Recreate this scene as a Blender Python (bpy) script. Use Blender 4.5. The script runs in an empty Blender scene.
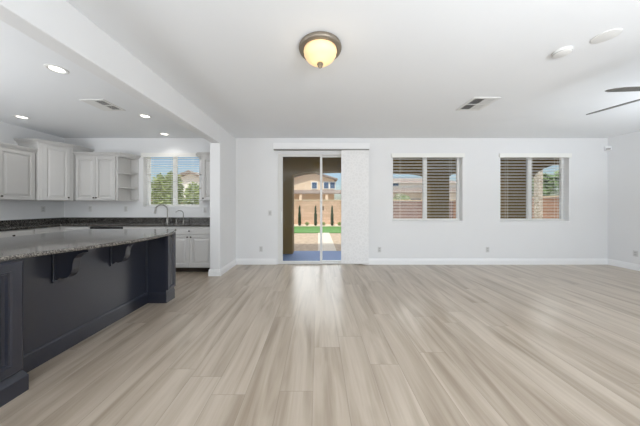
import bpy, bmesh, math, random
from mathutils import Vector, Matrix
random.seed(7)
C = bpy.context.scene.collection
S = bpy.context.scene

# ------------------------------------------------------------------ camera
FPX = 225.0
CAMZ = 1.29
cd = bpy.data.cameras.new('camera'); cam = bpy.data.objects.new('camera', cd); C.objects.link(cam)
cd.sensor_fit = 'HORIZONTAL'; cd.sensor_width = 36.0
cd.lens = FPX / 640.0 * 36.0
cd.shift_x = 2.0 / 640.0
cd.shift_y = -8.0 / 640.0
cd.clip_start = 0.02; cd.clip_end = 400
cam.location = (0, 0, CAMZ); cam.rotation_euler = (math.radians(90), 0, 0)
S.camera = cam

# ------------------------------------------------------------------ sky, sun, room light, exposure
S.view_settings.view_transform = 'Standard'
S.view_settings.look = 'None'
S.view_settings.gamma = 1.0
S.view_settings.use_curve_mapping = False
S.view_settings.exposure = 0.0
S.cycles.diffuse_bounces = 8
S.cycles.max_bounces = 14
S.cycles.transparent_max_bounces = 16
S.cycles.sample_clamp_indirect = 6.0

SUN_EL, SUN_AZ = 62.0, -18.0          # degrees; azimuth measured from behind the camera towards the left
w = bpy.data.worlds.new('sky'); S.world = w; w.use_nodes = True
nt = w.node_tree; nt.nodes.clear()
sky = nt.nodes.new('ShaderNodeTexSky'); sky.sky_type = 'NISHITA'; sky.sun_disc = False
sky.sun_elevation = math.radians(SUN_EL); sky.sun_rotation = math.radians(180 + SUN_AZ)
sky.air_density = 1.0; sky.dust_density = 1.6; sky.ozone_density = 1.2
bg = nt.nodes.new('ShaderNodeBackground'); bg.inputs['Strength'].default_value = 0.15
wo = nt.nodes.new('ShaderNodeOutputWorld')
# hazy horizon and an added, out-of-view bright cloud bank for the floor glare
tcw = nt.nodes.new('ShaderNodeTexCoord'); sx = nt.nodes.new('ShaderNodeSeparateXYZ'); nt.links.new(tcw.outputs['Generated'], sx.inputs[0])
cn = nt.nodes.new('ShaderNodeTexNoise'); cn.inputs['Scale'].default_value = 3.2; cn.inputs['Detail'].default_value = 6; cn.inputs['Roughness'].default_value = 0.6
cm = nt.nodes.new('ShaderNodeMapping'); cm.inputs['Scale'].default_value = (1, 1, 2.6); nt.links.new(tcw.outputs['Generated'], cm.inputs[0]); nt.links.new(cm.outputs[0], cn.inputs['Vector'])
el = nt.nodes.new('ShaderNodeMapRange'); el.interpolation_type = 'SMOOTHSTEP'; el.inputs[1].default_value = 0.17; el.inputs[2].default_value = 0.34; nt.links.new(sx.outputs[2], el.inputs[0])
cr = nt.nodes.new('ShaderNodeMapRange'); cr.interpolation_type = 'SMOOTHSTEP'; cr.inputs[1].default_value = 0.36; cr.inputs[2].default_value = 0.56; nt.links.new(cn.outputs['Fac'], cr.inputs[0])
cmul = nt.nodes.new('ShaderNodeMath'); cmul.operation = 'MULTIPLY'; nt.links.new(el.outputs[0], cmul.inputs[0]); nt.links.new(cr.outputs[0], cmul.inputs[1])
az = nt.nodes.new('ShaderNodeMapRange'); az.interpolation_type = 'SMOOTHSTEP'; az.inputs[1].default_value = 0.35; az.inputs[2].default_value = 0.75; nt.links.new(sx.outputs[1], az.inputs[0])
cm2 = nt.nodes.new('ShaderNodeMath'); cm2.operation = 'MULTIPLY'; nt.links.new(cmul.outputs[0], cm2.inputs[0]); nt.links.new(az.outputs[0], cm2.inputs[1]); cmul = cm2
cmix = nt.nodes.new('ShaderNodeMix'); cmix.data_type = 'RGBA'; nt.links.new(cmul.outputs[0], cmix.inputs[0]); nt.links.new(sky.outputs[0], cmix.inputs[6]); cmix.inputs[7].default_value = (46.0, 45.5, 45.0, 1)
nt.links.new(cmix.outputs[2], bg.inputs[0]); nt.links.new(bg.outputs[0], wo.inputs[0])

sd = bpy.data.lights.new('sun', 'SUN'); sun = bpy.data.objects.new('sun', sd); C.objects.link(sun)
sd.energy = 3.6; sd.angle = math.radians(0.6); sd.color = (1.0, 0.96, 0.9)
sun.rotation_euler = (math.radians(90 - SUN_EL), 0, math.radians(SUN_AZ))

def area(name, loc, rot, sx, sy, power, col=(1, 1, 1)):
    l = bpy.data.lights.new(name, 'AREA'); o = bpy.data.objects.new(name, l); C.objects.link(o)
    l.shape = 'RECTANGLE'; l.size = sx; l.size_y = sy; l.energy = power; l.color = col
    o.location = loc; o.rotation_euler = rot
    return o
# added fill lights at unseen openings behind the camera
area('fill_rear_living', (2.4, -2.9, 1.4), (math.radians(98), 0, 0), 6.6, 2.3, 60, (0.97, 0.985, 1.0))
area('fill_rear_kitchen', (-3.7, -2.9, 1.4), (math.radians(98), 0, 0), 2.6, 2.2, 14, (0.98, 0.99, 1.0))
# added unseen fill lights behind and beside the camera, turned up to the ceiling
area('bounce_fill_living', (1.0, -1.0, 1.42), (math.radians(180), 0, 0), 5.5, 1.6, 160, (0.84, 0.92, 1.0))
area('bounce_fill_right', (5.0, 1.5, 1.36), (math.radians(180), 0, 0), 1.6, 2.4, 62, (0.84, 0.92, 1.0))
fl_ = area('fill_ceiling_far', (1.75, -0.9, 1.5), (math.radians(113), 0, math.radians(8)), 0.7, 0.7, 24, (0.92, 0.96, 1.0)); fl_.data.spread = math.radians(120)  # added fill aimed at the far ceiling
area('bounce_fill_kitchen', (-4.3, 0.2, 1.1), (math.radians(172), 0, 0), 1.8, 2.4, 90, (0.92, 0.96, 1.0))

# ------------------------------------------------------------------ materials
def lin(r, g, b):
    f = lambda c: (c / 12.92 if c <= 0.04045 else ((c + 0.055) / 1.055) ** 2.4)
    return (f(r / 255), f(g / 255), f(b / 255), 1.0)

def mat(name, rgb, rough=0.5, metal=0.0, var=0.0, scale=8.0, bump=0.0, bscale=60.0, spec=0.5, stretch=None, rgb2=None, coat=0.0):
    m = bpy.data.materials.new(name); m.use_nodes = True
    t = m.node_tree; p = t.nodes['Principled BSDF']
    p.inputs['Roughness'].default_value = rough; p.inputs['Metallic'].default_value = metal
    p.inputs['Specular IOR Level'].default_value = spec
    if coat: p.inputs['Coat Weight'].default_value = coat; p.inputs['Coat Roughness'].default_value = 0.2
    tc = t.nodes.new('ShaderNodeTexCoord')
    n = t.nodes.new('ShaderNodeTexNoise'); n.inputs['Scale'].default_value = scale; n.inputs['Detail'].default_value = 4
    src = tc.outputs['Object']
    if stretch:
        mp = t.nodes.new('ShaderNodeMapping'); mp.inputs['Scale'].default_value = stretch
        t.links.new(src, mp.inputs[0]); src = mp.outputs[0]
    t.links.new(src, n.inputs['Vector'])
    mx = t.nodes.new('ShaderNodeMix'); mx.data_type = 'RGBA'
    c = lin(*rgb)
    if rgb2: a, b = lin(*rgb2), c
    else: a = tuple(x * (1 - var) for x in c[:3]) + (1,); b = tuple(min(1, x * (1 + var)) for x in c[:3]) + (1,)
    mx.inputs[6].default_value = a; mx.inputs[7].default_value = b
    t.links.new(n.outputs['Fac'], mx.inputs[0]); t.links.new(mx.outputs[2], p.inputs['Base Color'])
    if bump:
        bn = t.nodes.new('ShaderNodeTexNoise'); bn.inputs['Scale'].default_value = bscale; bn.inputs['Detail'].default_value = 3
        bp = t.nodes.new('ShaderNodeBump'); bp.inputs['Strength'].default_value = bump; bp.inputs['Distance'].default_value = 0.004
        t.links.new(tc.outputs['Object'], bn.inputs['Vector'])
        t.links.new(bn.outputs['Fac'], bp.inputs['Height']); t.links.new(bp.outputs[0], p.inputs['Normal'])
    return m

def emis(name, rgb, strength):
    m = bpy.data.materials.new(name); m.use_nodes = True
    t = m.node_tree; p = t.nodes['Principled BSDF']
    p.inputs['Base Color'].default_value = lin(*rgb); p.inputs['Emission Color'].default_value = lin(*rgb)
    p.inputs['Emission Strength'].default_value = strength
    return m

def granite(name, base, dark, light, rough=0.12, scale=90):
    m = bpy.data.materials.new(name); m.use_nodes = True
    t = m.node_tree; p = t.nodes['Principled BSDF']; p.inputs['Roughness'].default_value = rough
    tc = t.nodes.new('ShaderNodeTexCoord')
    v = t.nodes.new('ShaderNodeTexVoronoi'); v.inputs['Scale'].default_value = scale
    n = t.nodes.new('ShaderNodeTexNoise'); n.inputs['Scale'].default_value = scale * 0.35; n.inputs['Detail'].default_value = 6; n.inputs['Roughness'].default_value = 0.7
    ad = t.nodes.new('ShaderNodeMath'); ad.operation = 'MULTIPLY_ADD'; ad.inputs[1].default_value = 0.55
    sep = t.nodes.new('ShaderNodeSeparateColor')
    t.links.new(tc.outputs['Object'], v.inputs['Vector']); t.links.new(tc.outputs['Object'], n.inputs['Vector'])
    t.links.new(v.outputs['Color'], sep.inputs[0])
    sc = t.nodes.new('ShaderNodeMath'); sc.operation = 'MULTIPLY'; sc.inputs[1].default_value = 0.5
    t.links.new(n.outputs['Fac'], sc.inputs[0])
    t.links.new(sep.outputs[0], ad.inputs[0]); t.links.new(sc.outputs[0], ad.inputs[2])
    r = t.nodes.new('ShaderNodeValToRGB')
    r.color_ramp.elements[0].position = 0.25; r.color_ramp.elements[0].color = lin(*dark)
    r.color_ramp.elements[1].position = 0.78; r.color_ramp.elements[1].color = lin(*light)
    e = r.color_ramp.elements.new(0.5); e.color = lin(*base)
    t.links.new(ad.outputs[0], r.inputs[0]); t.links.new(r.outputs[0], p.inputs['Base Color'])
    return m

def glass_mat():
    m = bpy.data.materials.new('window_glass'); m.use_nodes = True
    t = m.node_tree; t.nodes.clear()
    o = t.nodes.new('ShaderNodeOutputMaterial'); mx = t.nodes.new('ShaderNodeMixShader')
    tr = t.nodes.new('ShaderNodeBsdfTransparent'); tr.inputs[0].default_value = (0.95, 0.965, 0.96, 1)
    gl = t.nodes.new('ShaderNodeBsdfGlossy'); gl.inputs['Roughness'].default_value = 0.0
    lw = t.nodes.new('ShaderNodeLayerWeight'); lw.inputs[0].default_value = 0.5
    pw = t.nodes.new('ShaderNodeMath'); pw.operation = 'POWER'; pw.inputs[1].default_value = 5.0
    fr = t.nodes.new('ShaderNodeMath'); fr.operation = 'MULTIPLY_ADD'; fr.inputs[1].default_value = 0.5; fr.inputs[2].default_value = 0.022
    t.links.new(lw.outputs['Facing'], pw.inputs[0]); t.links.new(pw.outputs[0], fr.inputs[0])
    t.links.new(fr.outputs[0], mx.inputs[0]); t.links.new(tr.outputs[0], mx.inputs[1]); t.links.new(gl.outputs[0], mx.inputs[2])
    t.links.new(mx.outputs[0], o.inputs[0])
    return m

def floor_mat():
    W, L, X0 = 0.23, 1.83, -0.495
    m = bpy.data.materials.new('light_oak_planks'); m.use_nodes = True
    t = m.node_tree; p = t.nodes['Principled BSDF']
    N, K = t.nodes.new, t.links.new
    def math_(op, a, b=None, c=None):
        n = N('ShaderNodeMath'); n.operation = op
        for i, v in enumerate((a, b, c)):
            if v is None: continue
            if isinstance(v, (int, float)): n.inputs[i].default_value = v
            else: K(v, n.inputs[i])
        return n.outputs[0]
    geo = N('ShaderNodeNewGeometry'); sp = N('ShaderNodeSeparateXYZ'); K(geo.outputs['Position'], sp.inputs[0])
    u = math_('DIVIDE', math_('SUBTRACT', sp.outputs[0], X0), W)
    row = math_('FLOOR', u); fu = math_('FRACT', u)
    wn = N('ShaderNodeTexWhiteNoise'); wn.noise_dimensions = '1D'; K(row, wn.inputs['W'])
    v = math_('ADD', math_('DIVIDE', sp.outputs[1], L), wn.outputs['Value'])
    pl = math_('FLOOR', v); fv = math_('FRACT', v)
    cmb = N('ShaderNodeCombineXYZ'); K(row, cmb.inputs[0]); K(pl, cmb.inputs[1])
    wn2 = N('ShaderNodeTexWhiteNoise'); wn2.noise_dimensions = '2D'; K(cmb.outputs[0], wn2.inputs['Vector'])
    # grain coordinates: stretched along the plank, shifted per plank
    off = N('ShaderNodeVectorMath'); off.operation = 'SCALE'; K(wn2.outputs['Color'], off.inputs[0]); off.inputs['Scale'].default_value = 37.0
    addv = N('ShaderNodeVectorMath'); addv.operation = 'ADD'; K(geo.outputs['Position'], addv.inputs[0]); K(off.outputs[0], addv.inputs[1])
    mp = N('ShaderNodeMapping'); mp.inputs['Scale'].default_value = (8.0, 0.75, 1.0); K(addv.outputs[0], mp.inputs[0])
    g1 = N('ShaderNodeTexNoise'); g1.inputs['Scale'].default_value = 1.0; g1.inputs['Detail'].default_value = 4; g1.inputs['Roughness'].default_value = 0.5; g1.inputs['Distortion'].default_value = 0.9
    K(mp.outputs[0], g1.inputs['Vector'])
    mp2 = N('ShaderNodeMapping'); mp2.inputs['Scale'].default_value = (70.0, 3.0, 1.0); K(addv.outputs[0], mp2.inputs[0])
    g2 = N('ShaderNodeTexNoise'); g2.inputs['Scale'].default_value = 1.0; g2.inputs['Detail'].default_value = 3; K(mp2.outputs[0], g2.inputs['Vector'])
    gr = math_('ADD', math_('MULTIPLY', g1.outputs['Fac'], 0.86), math_('MULTIPLY', g2.outputs['Fac'], 0.14))
    fac = math_('ADD', gr, math_('MULTIPLY', math_('SUBTRACT', wn2.outputs['Value'], 0.5), 0.07))
    ramp = N('ShaderNodeValToRGB'); K(fac, ramp.inputs[0])
    e = ramp.color_ramp.elements
    e[0].position = 0.30; e[0].color = lin(146, 131, 113)
    e[1].position = 0.66; e[1].color = lin(192, 179, 163)
    k = e.new(0.46); k.color = lin(171, 157, 140)
    # joints
    ju = math_('MULTIPLY', math_('MINIMUM', fu, math_('SUBTRACT', 1.0, fu)), W)
    jv = math_('MULTIPLY', math_('MINIMUM', fv, math_('SUBTRACT', 1.0, fv)), L)
    j = math_('MINIMUM', ju, jv)
    jm = math_('LESS_THAN', j, 0.0016)
    mx = N('ShaderNodeMix'); mx.data_type = 'RGBA'; K(math_('MULTIPLY', jm, 0.4), mx.inputs[0]); K(ramp.outputs[0], mx.inputs[6]); mx.inputs[7].default_value = lin(95, 82, 70)
    K(mx.outputs[2], p.inputs['Base Color'])
    p.inputs['Roughness'].default_value = 0.34
    K(math_('ADD', math_('MULTIPLY', gr, 0.14), 0.24), p.inputs['Roughness'])
    p.inputs['Coat Weight'].default_value = 0.25; p.inputs['Coat Roughness'].default_value = 0.22
    bp = N('ShaderNodeBump'); bp.inputs['Strength'].default_value = 0.12; bp.inputs['Distance'].default_value = 0.002
    K(math_('SUBTRACT', gr, math_('MULTIPLY', jm, 0.6)), bp.inputs['Height']); K(bp.outputs[0], p.inputs['Normal'])
    return m

def fabric_mat():
    m = mat('jacquard_shade_fabric', (232, 231, 229), 0.85)
    t = m.node_tree; p = t.nodes['Principled BSDF']
    tc = t.nodes.new('ShaderNodeTexCoord')
    v = t.nodes.new('ShaderNodeTexVoronoi'); v.inputs['Scale'].default_value = 15; v.feature = 'DISTANCE_TO_EDGE'
    r = t.nodes.new('ShaderNodeValToRGB'); r.color_ramp.elements[0].position = 0.05; r.color_ramp.elements[0].color = lin(238, 238, 238)
    r.color_ramp.elements[1].position = 0.16; r.color_ramp.elements[1].color = lin(232, 232, 232)
    t.links.new(tc.outputs['Object'], v.inputs['Vector']); t.links.new(v.outputs['Distance'], r.inputs[0])
    t.links.new(r.outputs[0], p.inputs['Base Color'])
    return m

def block_mat(name, c1, c2, mortar, bw=0.4, bh=0.2, axis='XZ'):
    m = bpy.data.materials.new(name); m.use_nodes = True
    t = m.node_tree; p = t.nodes['Principled BSDF']; p.inputs['Roughness'].default_value = 0.9
    g = t.nodes.new('ShaderNodeNewGeometry'); s = t.nodes.new('ShaderNodeSeparateXYZ'); c = t.nodes.new('ShaderNodeCombineXYZ')
    t.links.new(g.outputs['Position'], s.inputs[0]); t.links.new(s.outputs[0 if axis == 'XZ' else 1], c.inputs[0]); t.links.new(s.outputs[2], c.inputs[1])
    b = t.nodes.new('ShaderNodeTexBrick'); b.inputs['Scale'].default_value = 1.0
    b.inputs['Brick Width'].default_value = bw; b.inputs['Row Height'].default_value = bh; b.inputs['Mortar Size'].default_value = 0.008
    b.inputs['Color1'].default_value = lin(*c1); b.inputs['Color2'].default_value = lin(*c2); b.inputs['Mortar'].default_value = lin(*mortar)
    t.links.new(c.outputs[0], b.inputs['Vector']); t.links.new(b.outputs['Color'], p.inputs['Base Color'])
    return m

M = {}
M['wall'] = mat('white_wall_paint', (228, 229, 230), 0.6, var=0.01, scale=3, bump=0.08, bscale=140, spec=0.3)
M['ceil'] = mat('white_ceiling_paint', (231, 233, 235), 0.8, var=0.01, scale=3, bump=0.12, bscale=90, spec=0.2)
M['trim'] = mat('white_trim_paint', (238, 239, 240), 0.35, var=0.008)
M['floor'] = floor_mat()
M['vinyl'] = mat('white_window_vinyl', (236, 237, 237), 0.4, var=0.01)
M['alum'] = mat('white_door_aluminium', (222, 222, 220), 0.35, var=0.01)
M['slat'] = mat('white_blind_slat', (236, 236, 232), 0.45, var=0.01)
M['fabric'] = fabric_mat()
M['glass'] = glass_mat()
M['cab'] = mat('white_cabinet_lacquer', (200, 199, 197), 0.34, var=0.01)
M['navy'] = mat('charcoal_navy_cabinet_paint', (30, 34, 48), 0.34, var=0.05, scale=5, coat=1.0)
M['granite'] = granite('grey_speckled_granite', (86, 82, 78), (36, 35, 35), (150, 145, 138), 0.08, 190)
M['granite_dark'] = granite('dark_granite', (52, 50, 48), (22, 22, 22), (110, 106, 100), 0.16, 120)
M['steel'] = mat('brushed_steel', (150, 148, 144), 0.28, 1.0, var=0.04)
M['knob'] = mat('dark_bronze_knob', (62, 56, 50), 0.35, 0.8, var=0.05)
M['bronze'] = mat('brushed_bronze_pan', (138, 129, 116), 0.42, 0.6, var=0.05, scale=20)
M['bowl'] = emis('alabaster_glass_lit', (246, 216, 166), 0.42)
M['lamp'] = emis('recessed_lamp_lens', (255, 250, 240), 3.0)
M['plate'] = mat('white_wall_plate', (208, 208, 207), 0.4, var=0.01)
M['plate_in'] = mat('grey_receptacle', (184, 184, 184), 0.4, var=0.02)
M['vent'] = mat('white_register_paint', (222, 222, 220), 0.45, var=0.01)
M['duct'] = mat('duct_shade', (44, 44, 43), 0.8, var=0.05)
M['sensor_grey'] = mat('grey_plastic', (168, 168, 164), 0.5, var=0.02)
M['fan'] = mat('weathered_grey_blade', (104, 103, 98), 0.5, var=0.12, scale=6, stretch=(8, 1, 1))
M['fan_metal'] = mat('fan_brushed_nickel', (150, 148, 143), 0.3, 0.9, var=0.03)
M['black'] = mat('black_panel', (30, 30, 32), 0.25, var=0.03)
M['dish'] = mat('stainless_front', (176, 176, 174), 0.3, 0.9, var=0.03, stretch=(1, 40, 1))
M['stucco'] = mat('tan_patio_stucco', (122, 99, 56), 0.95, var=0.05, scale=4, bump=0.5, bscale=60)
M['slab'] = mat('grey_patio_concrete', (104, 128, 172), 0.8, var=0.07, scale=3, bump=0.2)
M['gravel'] = mat('desert_gravel', (206, 184, 156), 0.95, scale=6, rgb2=(128, 108, 88), bump=0.8, bscale=25)
M['bed'] = mat('pale_bed_gravel', (232, 214, 188), 0.95, var=0.1, scale=6)
M['lawn'] = mat('green_turf', (84, 132, 58), 0.9, var=0.12, scale=7, bump=0.6, bscale=70)
M['path'] = mat('pale_concrete_path', (208, 196, 178), 0.9, var=0.04, scale=4)
M['block'] = block_mat('tan_block_wall', (222, 188, 160), (204, 170, 142), (188, 158, 132))
M['block_darker'] = block_mat('darker_block_wall', (150, 122, 112), (134, 108, 100), (118, 96, 90))  # same block pattern in a darker tone
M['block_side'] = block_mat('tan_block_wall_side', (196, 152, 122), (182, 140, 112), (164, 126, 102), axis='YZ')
M['house'] = mat('peach_house_stucco', (236, 212, 182), 0.95, var=0.03, scale=3)
M['house2'] = mat('cream_house_stucco', (250, 245, 234), 0.95, var=0.03, scale=3)
M['roof'] = mat('grey_brown_roof_tile', (150, 134, 122), 0.9, var=0.15, scale=2.5, stretch=(1, 6, 6))
M['house_trim'] = mat('white_house_trim', (240, 236, 228), 0.8, var=0.02)
M['house_glass'] = mat('dark_blue_house_glass', (72, 96, 128), 0.1, var=0.1)
M['leaf'] = mat('shrub_leaf', (176, 186, 118), 0.7, scale=2.5, rgb2=(112, 136, 66))
M['leaf2'] = mat('tree_leaf', (150, 172, 112), 0.7, scale=1.5, rgb2=(98, 124, 72))
M['cyp'] = mat('cypress_leaf', (70, 96, 48), 0.8, scale=3, rgb2=(44, 66, 34))
M['bark'] = mat('bark', (104, 84, 64), 0.9, var=0.15, scale=10)
M['stone'] = None
def stone_mat():
    m = bpy.data.materials.new('pebble_stone_veneer'); m.use_nodes = True
    t = m.node_tree; p = t.nodes['Principled BSDF']; p.inputs['Roughness'].default_value = 0.85
    tc = t.nodes.new('ShaderNodeTexCoord'); v = t.nodes.new('ShaderNodeTexVoronoi'); v.inputs['Scale'].default_value = 24
    r = t.nodes.new('ShaderNodeValToRGB'); s = t.nodes.new('ShaderNodeSeparateColor')
    t.links.new(tc.outputs['Object'], v.inputs['Vector']); t.links.new(v.outputs['Color'], s.inputs[0]); t.links.new(s.outputs[0], r.inputs[0])
    r.color_ramp.elements[0].color = lin(168, 152, 128); r.color_ramp.elements[1].color = lin(240, 230, 212)
    t.links.new(r.outputs[0], p.inputs['Base Color'])
    return m
M['stone'] = stone_mat()

# ------------------------------------------------------------------ mesh helpers
WLOC = {}
class MB:
    def __init__(self): self.bm = bmesh.new()
    def box(self, x0, x1, y0, y1, z0, z1):
        vs = [self.bm.verts.new(p) for p in ((x0,y0,z0),(x1,y0,z0),(x1,y1,z0),(x0,y1,z0),(x0,y0,z1),(x1,y0,z1),(x1,y1,z1),(x0,y1,z1))]
        for f in ((3,2,1,0),(4,5,6,7),(0,1,5,4),(1,2,6,5),(2,3,7,6),(3,0,4,7)): self.bm.faces.new([vs[i] for i in f])
        return self
    def loft(self, loops, cap=True, closed=True):
        L = [[self.bm.verts.new(p) for p in lp] for lp in loops]; n = len(L[0])
        for a, b in zip(L[:-1], L[1:]):
            for i in range(n if closed else n - 1):
                j = (i + 1) % n
                self.bm.faces.new((a[i], a[j], b[j], b[i]))
        if cap and closed:
            self.bm.faces.new(L[0][::-1]); self.bm.faces.new(L[-1])
        return self
    def prism(self, pts, axis, a0, a1):
        def P(p, a):
            return {'z': (p[0], p[1], a), 'y': (p[0], a, p[1]), 'x': (a, p[0], p[1])}[axis]
        return self.loft([[P(p, a0) for p in pts], [P(p, a1) for p in pts]])
    def tube(self, pts, r, n=10):
        pts = [Vector(p) for p in pts]; rs = r if isinstance(r, (list, tuple)) else [r] * len(pts)
        loops = []; up = None
        for i, p in enumerate(pts):
            d = (pts[min(i + 1, len(pts) - 1)] - pts[max(i - 1, 0)]).normalized()
            if up is None:
                up = Vector((0, 0, 1)) if abs(d.z) < 0.9 else Vector((1, 0, 0))
            a = d.cross(up).normalized(); b = a.cross(d).normalized(); up = b
            loops.append([p + (a * math.cos(2 * math.pi * k / n) + b * math.sin(2 * math.pi * k / n)) * rs[i] for k in range(n)])
        return self.loft(loops)
    def lathe(self, prof, c=(0, 0, 0), n=32):
        loops = [[(c[0] + max(r, 1e-4) * math.cos(2 * math.pi * k / n), c[1] + max(r, 1e-4) * math.sin(2 * math.pi * k / n), c[2] + z) for k in range(n)] for r, z in prof]
        return self.loft(loops)
    def rings(self, o, u, v, nrm, w, h, rings):
        """nested rectangles: raised panels and recessed frames"""
        o, u, v, nrm = Vector(o), Vector(u), Vector(v), Vector(nrm)
        loops = []
        for ins, t in rings:
            loops.append([o + u * a + v * b + nrm * t for a, b in ((ins, ins), (w - ins, ins), (w - ins, h - ins), (ins, h - ins))])
        return self.loft(loops)
    def sweep(self, path, prof, closed=False):
        """profile (out, z) swept along a flat path; out is to the right of travel"""
        P = [Vector((p[0], p[1])) for p in path]; n = len(P); loops = []
        for i in range(n):
            def nr(a, b):
                d = (b - a).normalized(); return Vector((d.y, -d.x))
            if i == 0: m = nr(P[0], P[1]); k = 1
            elif i == n - 1: m = nr(P[-2], P[-1]); k = 1
            else:
                n1, n2 = nr(P[i-1], P[i]), nr(P[i], P[i+1]); m = (n1 + n2).normalized(); k = 1 / max(0.3, m.dot(n1))
            loops.append([(P[i].x + m.x * o * k, P[i].y + m.y * o * k, z) for o, z in prof])
        return self.loft(loops)
    def build(self, name, m, parent=None, bevel=0.0, smooth=False, seg=2):
        bm = self.bm
        bmesh.ops.recalc_face_normals(bm, faces=bm.faces[:])
        me = bpy.data.meshes.new(name); o = bpy.data.objects.new(name, me); C.objects.link(o)
        if parent is not None:
            base = WLOC[parent.name]
            o.parent = parent
            loc = Vector((0, 0, 0)); off = base
            WLOC[o.name] = base.copy()
        else:
            xs = [v.co for v in bm.verts]
            off = Vector(((min(v.x for v in xs) + max(v.x for v in xs)) / 2, (min(v.y for v in xs) + max(v.y for v in xs)) / 2, min(v.z for v in xs)))
            loc = off; WLOC[o.name] = off.copy()
        for v in bm.verts: v.co -= off
        if smooth:
            for f in bm.faces: f.smooth = True
        bm.to_mesh(me); bm.free()
        o.location = loc
        if m: me.materials.append(m)
        if bevel:
            b = o.modifiers.new('bevel', 'BEVEL'); b.width = bevel; b.segments = seg; b.limit_method = 'ANGLE'; b.angle_limit = math.radians(40)
        if smooth:
            try:
                me.set_sharp_from_angle(angle=math.radians(38))
            except Exception: pass
        return o

def thing(name, label, cat, loc, group=None):
    o = bpy.data.objects.new(name, None); C.objects.link(o); o.location = loc; o.empty_display_size = 0.1
    WLOC[o.name] = Vector(loc)
    return tag(o, label, cat, group)
def tag(o, label, cat, group=None, kind=None):
    o['label'] = label; o['category'] = cat
    if group: o['group'] = group
    if kind: o['kind'] = kind
    return o
def struct(o, label=None, cat=None):
    o['kind'] = 'structure'
    if label: o['label'] = label
    if cat: o['category'] = cat
    return o
def dup(root, loc, label, rz=None):
    r = root.copy(); C.objects.link(r); r.location = loc; WLOC[r.name] = Vector(loc)
    if rz is not None: r.rotation_euler = (0, 0, rz)
    r['label'] = label
    for ch in list(root.children):
        c = ch.copy(); C.objects.link(c); c.parent = r
        for g in list(ch.children):
            d = g.copy(); C.objects.link(d); d.parent = c
    return r

# ------------------------------------------------------------------ room shell
YB, XL, XR, XK, YR, H = 4.88, -1.78, 6.28, -5.50, -3.0, 2.74
TW = 0.18
ob = MB().box(XK - .2, XR + .2, YR - .2, YB + TW, -0.10, 0.0).build('floor', M['floor']); struct(ob, 'light oak plank floor running away from the camera', 'floor')
ob = MB().box(XK - .2, XR + .2, YR - .2, YB + TW, H, H + 0.1).build('ceiling', M['ceil']); struct(ob, 'flat white ceiling over living room and kitchen', 'ceiling')

def holed_wall(name, x0, x1, z0, z1, y0, y1, holes, label):
    xs = sorted({x0, x1, *[h[0] for h in holes], *[h[1] for h in holes]}); zs = sorted({z0, z1, *[h[2] for h in holes], *[h[3] for h in holes]})
    b = MB()
    for a0, a1 in zip(xs[:-1], xs[1:]):
        run = None
        for c0, c1 in zip(zs[:-1], zs[1:]):
            mx, mz = (a0 + a1) / 2, (c0 + c1) / 2
            solid = not any(h[0] < mx < h[1] and h[2] < mz < h[3] for h in holes)
            if solid: run = (run[0], c1) if run else (c0, c1)
            if (not solid) and run: b.box(a0, a1, y0, y1, *run); run = None
        if run: b.box(a0, a1, y0, y1, *run)
    return struct(b.build(name, M['wall']), label, 'wall')
DOOR = (-0.87, 0.955, 0.0, 2.40)
W1 = (1.62, 3.136, 0.943, 2.40)
W2 = (3.956, 5.447, 0.943, 2.40)
W3 = (-3.79, -2.575, 1.255, 2.41)
holed_wall('wall_back', XK - .2, XR + .2, 0.0, H, YB, YB + TW, [DOOR, W1, W2, W3], 'white back wall with patio door and windows')
struct(MB().box(XR, XR + .2, YR - .2, YB, 0, H).build('wall_right', M['wall']), 'white right wall', 'wall')
struct(MB().box(XK - .2, XK, YR - .2, YB, 0, H).build('wall_left', M['wall']), 'white left wall of the kitchen', 'wall')
holed_wall('wall_rear', XK, XR, 0.0, H, YR - .2, YR, [(-4.9, -2.5, 0.3, 2.4), (-0.8, 5.6, 0.2, 2.45)], 'white wall behind the camera')  # openings added for the rear fill lights
struct(MB().box(XL - .19, XL, 4.09, YB, 0, H).build('wall_partition', M['wall'], bevel=0.012), 'short white wall end between kitchen and living room', 'wall')
struct(MB().box(XL - .16, XL, YR, 4.09, 2.415, H).build('trim_1', M['wall'], bevel=0.01), 'white dropped beam between kitchen and living room', 'beam')

BP = [(0, 0), (0.016, 0), (0.016, 0.085), (0.012, 0.092), (0.012, 0.105), (0.006, 0.122), (0, 0.128)]
def baseboard(name, path, label):
    return struct(MB().sweep(path, BP).build(name, M['trim']), label, 'baseboard')
baseboard('baseboard_back', [(DOOR[1] + .03, YB), (XR - .016, YB)], 'white baseboard under the windows')
baseboard('baseboard_left', [(XL - .19, 4.30), (XL - .19, 4.09), (XL, 4.09), (XL, YB), (DOOR[0] - .03, YB)], 'white baseboard round the wall end')
baseboard('baseboard_right', [(XR, YB), (XR, YR + 0.01)], 'white baseboard along the right wall')

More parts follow.
